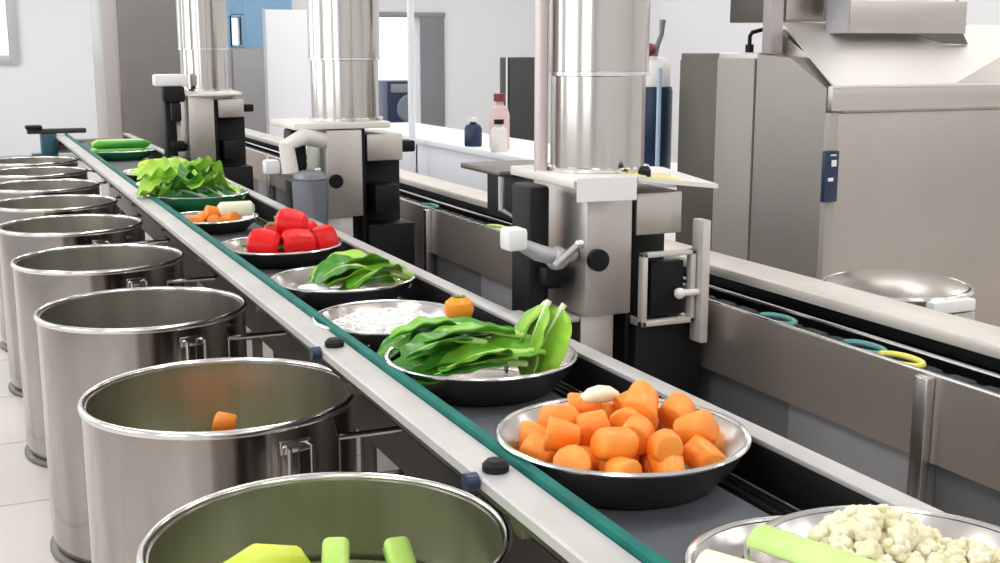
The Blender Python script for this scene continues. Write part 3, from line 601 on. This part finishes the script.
# cauliflower and celery
def cauliflower(label, loc, rot, R0=.085, seed=1):
    rnd = random.Random(seed); t = thing('cauliflower', label, 'cauliflower', loc, rot=rot); m = MB()
    k = 46
    for i in range(k):
        ph = math.acos(1 - 1.15 * (i + .5) / k); th = i * 2.39996
        c = Vector((math.sin(ph) * math.cos(th), math.sin(ph) * math.sin(th), math.cos(ph) * .8)) * R0
        m.sphere(c * .86, R0 * .21 * rnd.uniform(.85, 1.15), 1)
        for q in range(9):
            d = Vector((rnd.gauss(0, 1), rnd.gauss(0, 1), rnd.gauss(0, 1))).normalized(); d = (d + c.normalized() * .9).normalized()
            m.sphere(c * .86 + d * R0 * .17, R0 * .085 * rnd.uniform(.8, 1.2), 1)
    m.sphere((0, 0, 0), R0 * .8, 2, (1, 1, .75)); m.build('curd', 'caul', t, ang=89)
    m = MB(); m.tube([(0, 0, -.035), (0, 0, -R0 * .3), (0, 0, 0)], [.022, .03, .05], 16); m.build('stem', 'stalkw', t)
    return t
cauliflower('large cauliflower head in the bottom right pan', (.838, .905, .768), (.1, .1, 0), .074, 1)
cauliflower('smaller cauliflower floret at the right side of its pan', (.892, .830, .764), (.1, .5, 0), .058, 5)
def celery(label, p0, p1, w=.022, mm='stalk'):
    t = thing('celery_stick', label, 'celery', p0, group='celery sticks in the pans'); d = Vector(p1) - Vector(p0); L = d.length
    m = MB(); pr = []
    n = 12
    for i in range(n + 1):
        a = PI * i / n; pr.append((w * math.cos(a), w * .75 * math.sin(a)))
    for i in range(n, -1, -1):
        a = PI * i / n; pr.append((w * .62 * math.cos(a), w * .75 * math.sin(a) - w * .30 if 0 < i < n else 0.0))
    m.prism(pr[:n + 1] + [(-w * .7, -.004), (0, w * .12), (w * .7, -.004)], 'y', 0, L, .0012); m.build('stick', mm, t)
    t.rotation_mode = 'QUATERNION'; t.rotation_quaternion = d.to_track_quat('Y', 'Z'); return t
celery('pale celery stick at the far left of the bottom right pans', (.664, .968, .782), (.735, .83, .782), .020, 'stalkw')
celery('light green celery stick lying beside the cauliflower', (.738, .975, .792), (.785, .82, .795), .023, 'stalk')
celery('celery stick lying under the other two', (.79, .79, .752), (.81, .72, .756), .013, 'stalk')
# zucchini sticks in the nearest pot, carrot piece in the second pot
def zuc(label, p0, p1, w=.020):
    t = thing('zucchini_stick', label, 'zucchini', p0, group='zucchini sticks in the nearest pot'); d = Vector(p1) - Vector(p0); L = d.length
    m = MB(); m.box(-w, w, 0, L, -w * .3, w * .9, w * .55, seg=4); m.build('flesh', 'zuke', t)
    m = MB(); m.prism([(w * .98 * math.cos(a), -w * .3 + w * .55 * math.sin(a)) for a in [PI + PI * k / 8 for k in range(9)]], 'y', .003, L - .003); m.build('skin', 'zukeskin', t)
    t.rotation_mode = 'QUATERNION'; t.rotation_quaternion = d.to_track_quat('Y', 'Z')
zuc('zucchini stick pointing up at the middle of the nearest pot', (.40, 1.43, .51), (.458, 1.60, .595))
zuc('zucchini stick at the right inside the nearest pot', (.52, 1.40, .51), (.54, 1.575, .59))
zuc('zucchini stick lying low inside the nearest pot', (.44, 1.35, .50), (.53, 1.42, .515), .018)
for i, (p, rz, sc) in enumerate([((.335, 1.56, .585), .25, 1.25), ((.27, 1.50, .57), .9, 1.1), ((.33, 1.46, .565), .1, 1.2)]):
    w = MB(); w.tube([(-.06, 0, -.01), (-.045, 0, 0), (0, 0, .008), (.045, 0, 0), (.06, 0, -.01)], [.008, .020, .027, .020, .008], 14)
    o = w.build('squash_slice', 'yelgreen', loc=p); o.rotation_euler = (0, 0, rz); o.scale = (sc,) * 3; tag(o, ['yellow green squash piece nearest the far wall inside the nearest pot', 'yellow green squash piece at the left inside the nearest pot', 'yellow green squash piece lowest inside the nearest pot'][i], 'squash', 'squash pieces in the nearest pot')
for i, (p, sc) in enumerate([((.458, 2.40, .545), .95), ((.46, 2.33, .47), 1.2)]):
    place(CH[i], 'carrot_chunk', p, (.3, .2, i), ['carrot chunk showing on top inside the second pot', 'carrot chunk low at the left inside the second pot', 'carrot chunk low at the right inside the second pot'][i], 'carrot', 'carrot chunks in the second pot', sc)

# ================================================================= RIGHT HAND MACHINE
t = thing('chute_machine', 'large stainless machine with a sloping hood top behind the chain conveyor', 'machine', (2.7, 3.3, 0))
m = MB(); m.prism([(0, .05), (0, 1.095), (.0, 1.18), (.40, 1.375), (.40, .05)], 'x', .08, 2.6, .0); m.build('body', 'steel_h', t)
m = MB(); m.box(.0, 2.62, -.03, -.001, 1.095, 1.182, .008); m.build('top_band', 'steel_h', t)
m = MB(); m.box(.036, 2.6, -.012, -.001, .06, 1.088, .004); m.build('front_door', mat('warm_steel_door', (.50, .46, .42), .42, 1, var=.08, vscale=2, bump=.05, bscale=20), t)
m = MB(); m.box(-.005, .033, -.03, -.001, .05, 1.09, .004); m.build('corner_trim', 'warmtrim', t)
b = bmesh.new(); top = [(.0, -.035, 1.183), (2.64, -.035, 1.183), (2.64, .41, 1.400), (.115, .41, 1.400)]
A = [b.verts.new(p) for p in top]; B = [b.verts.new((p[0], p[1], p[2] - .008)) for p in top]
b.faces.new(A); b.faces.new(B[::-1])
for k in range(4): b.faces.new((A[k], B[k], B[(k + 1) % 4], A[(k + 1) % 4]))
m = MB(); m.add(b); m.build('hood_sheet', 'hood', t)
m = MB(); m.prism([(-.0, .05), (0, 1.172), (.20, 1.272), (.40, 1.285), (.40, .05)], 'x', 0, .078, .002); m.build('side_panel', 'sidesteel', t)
b = bmesh.new(); top = [(.55, -.03, 1.187), (2.64, -.03, 1.187), (2.64, .40, 1.50), (1.55, .40, 1.43)]; bot = [(.55, -.03, 1.186), (2.64, -.03, 1.186), (2.64, .40, 1.402), (1.55, .40, 1.402)]
A = [b.verts.new(p) for p in top]; B = [b.verts.new(p) for p in bot]
b.faces.new(A); b.faces.new(B[::-1])
for k in range(4): b.faces.new((A[k], B[k], B[(k + 1) % 4], A[(k + 1) % 4]))
m = MB(); m.add(b); m.build('chute_cover', 'steel_v', t)
for sx in (.3, 2.3):
    for sy in (.1, .32): MB().tube([(sx, sy, 0), (sx, sy, .05)], .03, 12).build('foot', 'black', t)
m = MB(); m.box(-.032, .026, -.052, -.031, .79, .965, .004); pl = m.build('control_plate', 'navy', t)
for (a, b2, c, d2) in [(-.008, .012, .912, .934), (-.02, .002, .862, .874), (-.014, .01, .948, .953)]: MB().box(a, b2, -.056, -.0525, c, d2, .001).build('button', 'white', pl)
# upper hopper boxes
t = thing('hopper', 'steel hopper box with a lit white panel above the sloping hood', 'hopper', (2.995, 3.60, 1.38))
m = MB(); m.prism([(0, .03), (.52, .03), (.52, 1.818), (0, 1.818)], 'y', -.05, .11, .006); m.build('box', 'steel_h', t)
m = MB(); m.box(-.02, .54, -.07, -.051, -.02, .10, .004); m.build('lower_flange', 'steel_h', t)
m = MB(); m.box(.03, .49, -.062, -.0505, .105, .5, .003); m.build('lit_panel', 'screen', t)
m = MB(); m.box(-.03, -.021, -.07, .05, -.02, .62, .003); m.build('edge_trim', 'lgrayp', t)
m = MB(); m.tube([(.52, .10, .12), (.58, .12, .10), (.68, .14, .06), (.80, .16, .0), (.88, .18, -.03)], .005, 8); m.build('power_cable', 'black', t)
m = MB(); m.prism([(.20, -.005), (.52, -.005), (.56, -.06), (.44, -.055)], 'y', -.069, -.055, .002); m.build('spout', 'darksteel', t)
t = thing('duct_box', 'plain steel duct box to the left of the hopper', 'duct', (2.84, 3.74, 1.405))
m = MB(); m.box(0, .28, 0, .3, 0, 1.793, .006); m.build('box', 'steel_h', t)
m = MB(); m.box(-.03, -.001, -.02, .3, -.0, 1.793, .003); m.build('side_flange', 'darksteel', t)
t = thing('support_pole', 'square pinkish grey pole rising from the big machine left of the hood', 'pole', (2.741, 3.668, 1.287))
MB().box(-.027, .027, -.027, .027, 0, CEIL - 1.289, .004).build('pole', mat('pinkgrey_pole', (.55, .50, .50), .4, .5), t)
# rear cabinets
t = thing('steel_locker', 'light steel narrow cabinet left of the hood machine', 'cabinet', (2.72, 3.715, 0))
MB().box(0, .6, 0, .26, .04, 1.29, .006).build('body', 'steel_h', t); MB().box(-.012, -.001, .01, .25, .08, 1.27, .003).build('side_sheet', 'warmtrim', t); MB().box(.02, .58, .02, .24, 0, .039, 0).build('plinth', 'black', t)
t = thing('dark_cabinet', 'dark olive steel cabinet standing left of the light narrow one', 'cabinet', (2.74, 3.985, 0))
MB().box(0, .6, 0, .29, .04, 1.288, .006).build('body', 'olive', t); MB().box(-.01, -.001, .01, .28, .08, 1.26, .003).build('door', 'olive', t); MB().box(.02, .58, .02, .27, 0, .039, 0).build('plinth', 'black', t)
t = thing('gooseneck_tap', 'black bent tap standing on the light narrow cabinet', 'tap', (2.78, 3.86, 1.291))
m = MB(); m.tube([(0, 0, 0), (0, 0, .03)], .016, 12); m.build('tap_base', 'black', t)
m = MB(); m.tube([(0, 0, .03), (0, 0, .06), (.01, 0, .075), (.05, -.01, .085), (.09, -.02, .07)], .008, 10); m.build('spout', 'black', t)
t = thing('wash_basin', 'small round steel basin on a leg between chain conveyor and big machine', 'basin', (2.28, 2.46, 0))
m = MB(); m.lathe([(0, .60), (.10, .605), (.17, .635), (.195, .672), (.19, .674), (.165, .640), (.095, .611), (0, .606)], 40); m.build('bowl', 'darksteel', t); MB().lathe([(0, .712), (.09, .706), (.15, .694), (.183, .681), (.183, .678), (0, .678)], 48).build('lid', 'steel', t)
m = MB(); m.lathe([(.193 + .007 * math.cos(a), .676 + .006 * math.sin(a)) for a in [2 * PI * k / 8 for k in range(8)]], 48, closed=True); m.build('rim', 'rim', t)
m = MB(); m.box(-.09, .05, -.235, -.203, .648, .680, .006); m.build('front_plate', 'white', t)
m = MB(); m.box(-.02, .05, -.235, -.20, .02, .646, .004); m.box(-.05, .05, -.05, .05, .02, .599, .006); m.box(-.1, .1, -.24, .1, 0, .02, .003); m.build('leg', 'steel_h', t)
# ================================================================= BACKGROUND
t = thing('steel_fridge', 'tall grey steel fridge against the back wall by the conveyor end', 'fridge', (1.09, 10.0, 0))
MB().box(0, .72, 0, .75, .08, 2.1, .01).build('body', 'steel_h', t)
MB().box(.12, .71, -.03, -.001, .10, 2.08, .006).build('door', mat('brownish_steel', (.24, .222, .212), .5, .6, var=.05), t)
MB().box(.0, .11, -.015, -.001, .10, 2.08, .004).build('hinge_panel', mat('taupe_steel', (.50, .46, .45), .5, .5), t)
for x in (.06, .66):
    for y in (.06, .69): MB().tube([(x, y, 0), (x, y, .08)], .025, 10).build('foot', 'black', t)
t = thing('blue_board', 'sky blue panel on the back wall beside the first pipe', 'panel', (3.15, YB - .05, 0))
m = MB(); m.box(-.35, 0, 0, .045, 1.31, 2.6, .003); m.box(.12 + .03, .75, 0, .045, 1.31, 2.6, .003); m.box(0, .15, 0, .045, 1.73, 2.6, .003); m.build('panel', 'blue', t)
m = MB(); m.box(.0, .75, -.012, -.001, 1.93, 1.96, .002); m.build('blue_rail', mat('deep_blue', (.10, .32, .58), .5), t)
t = thing('grey_storage_cabinet', 'low grey cabinet under the blue panel', 'cabinet', (2.75, 14.0, 0))
MB().box(-.25, .62, 0, .7, .05, 1.32, .01).build('body', 'grayp', t); MB().box(-.24, .17, -.02, -.001, .08, 1.3, .004).build('door', 'grayp', t); MB().box(.19, .6, -.02, -.001, .08, 1.3, .004).build('door', 'grayp', t)
MB().box(-.23, .60, .02, .68, 0, .049).build('plinth', 'black', t)
t = thing('white_partition', 'tall white partition board beside the middle pipe', 'partition', (2.62, 11.0, 0))
MB().box(0, .42, 0, .04, .05, 1.66, .006).build('board', 'pwhite', t)
MB().box(-.012, .0, -.01, .05, 0, 1.67, .002).build('edge_trim', 'lgrayp', t)
for x in (.05, .33): MB().box(x, x + .05, -.15, .19, 0, .05, .004).build('foot', 'lgrayp', t)
t = thing('black_cabinet', 'tall black cabinet standing behind the nearest pipe', 'cabinet', (3.2, 7.0, 0))
MB().box(0, .2, 0, .12, .06, 1.255, .008).build('body', mat('charcoal_panel', (.035, .037, .035), .4), t); MB().box(.01, .19, -.02, -.001, .08, 1.24, .004).build('door', mat('charcoal_door', (.045, .047, .045), .4), t)
MB().box(.02, .18, .02, .10, 0, .059).build('plinth', 'black', t); MB().box(-.01, -.001, -.01, .0, .06, 1.26, .002).build('edge_trim', 'white', t)
# pale worktable
t = thing('work_table', 'long white topped work table behind the chain conveyor', 'table', (2.6, 0, 0))
MB().box(0, .55, 4.30, 8.6, .73, .765, .005).build('table_top', 'pwhite', t)
MB().box(.02, .04, 4.34, 8.55, .40, .729, .004).build('front_panel', 'pwhite', t)
for y in (4.34, 5.8, 7.1, 8.5):
    MB().box(.02, .06, y - .02, y + .02, 0, .72, .003).build('leg', 'lgrayp', t); MB().box(.48, .52, y - .02, y + .02, 0, .729, .003).build('leg', 'lgrayp', t)
t = thing('white_pole', 'slim white pole rising in front of the doorway', 'pole', (2.52, 6.9, 0))
MB().tube([(0, 0, 0), (0, 0, CEIL - .002)], .022, 16).build('pole', 'pwhite', t); MB().lathe([(0, 0), (.06, 0), (.06, .01), (.025, .02), (0, .02)], 20).build('base_plate', 'lgrayp', t)
# things on the work table
def bottle(name, label, x, y, r, h, mb, mc, z=.766, spout=False):
    t = thing(name, label, 'bottle', (x, y, z))
    MB().lathe([(0, 0), (r * .95, 0), (r, .01), (r, h * .62), (r * .8, h * .74), (r * .38, h * .80), (r * .38, h * .88), (0, h * .88)], 28).build('body', mb, t)
    MB().lathe([(0, h * .86), (r * .6, h * .86), (r * .6, h), (0, h)], 20).build('cap', mc, t)
    return t
bottle('bottle', 'pink bottle with a red brown cap on the white work table', 2.72, 6.05, .055, .30, 'pink', 'redbrown')
bottle('bottle', 'small dark bottle left of the pink one on the work table', 2.66, 6.28, .05, .16, 'navy', 'white')
bottle('bottle', 'beige bottle in front of the pink one on the work table', 2.64, 5.88, .045, .17, 'cream', 'black')
t = thing('blue_canister', 'dark blue canister with a white top beside the nearest pipe', 'canister', (2.74, 4.48, .766))
MB().lathe([(0, 0), (.075, 0), (.08, .01), (.08, .36), (.075, .38), (0, .38)], 32).build('body', 'navy', t)
MB().lathe([(0, .381), (.07, .381), (.07, .47), (.05, .50), (0, .51)], 32).build('white_top', 'white', t)
m = MB(); m.tube([(0, 0, .50), (.01, 0, .55), (.025, -.01, .60), (.03, -.01, .66)], [.012, .012, .010, .014], 10); m.build('spout', 'greymotor', t)
MB().sphere((-.04, -.03, .535), .028).build('knob', 'redbrown', t)
t = thing('blue_rod_bracket', 'pale blue upright rod beside the dark blue canister', 'rod', (2.68, 4.34, .766))
MB().tube([(0, 0, 0), (0, 0, .46)], .010, 10).build('rod', mat('pale_blue_rod', (.45, .62, .78), .3), t); MB().box(-.03, .03, -.02, .02, 0, .015, .003).build('base_plate', 'lgrayp', t)
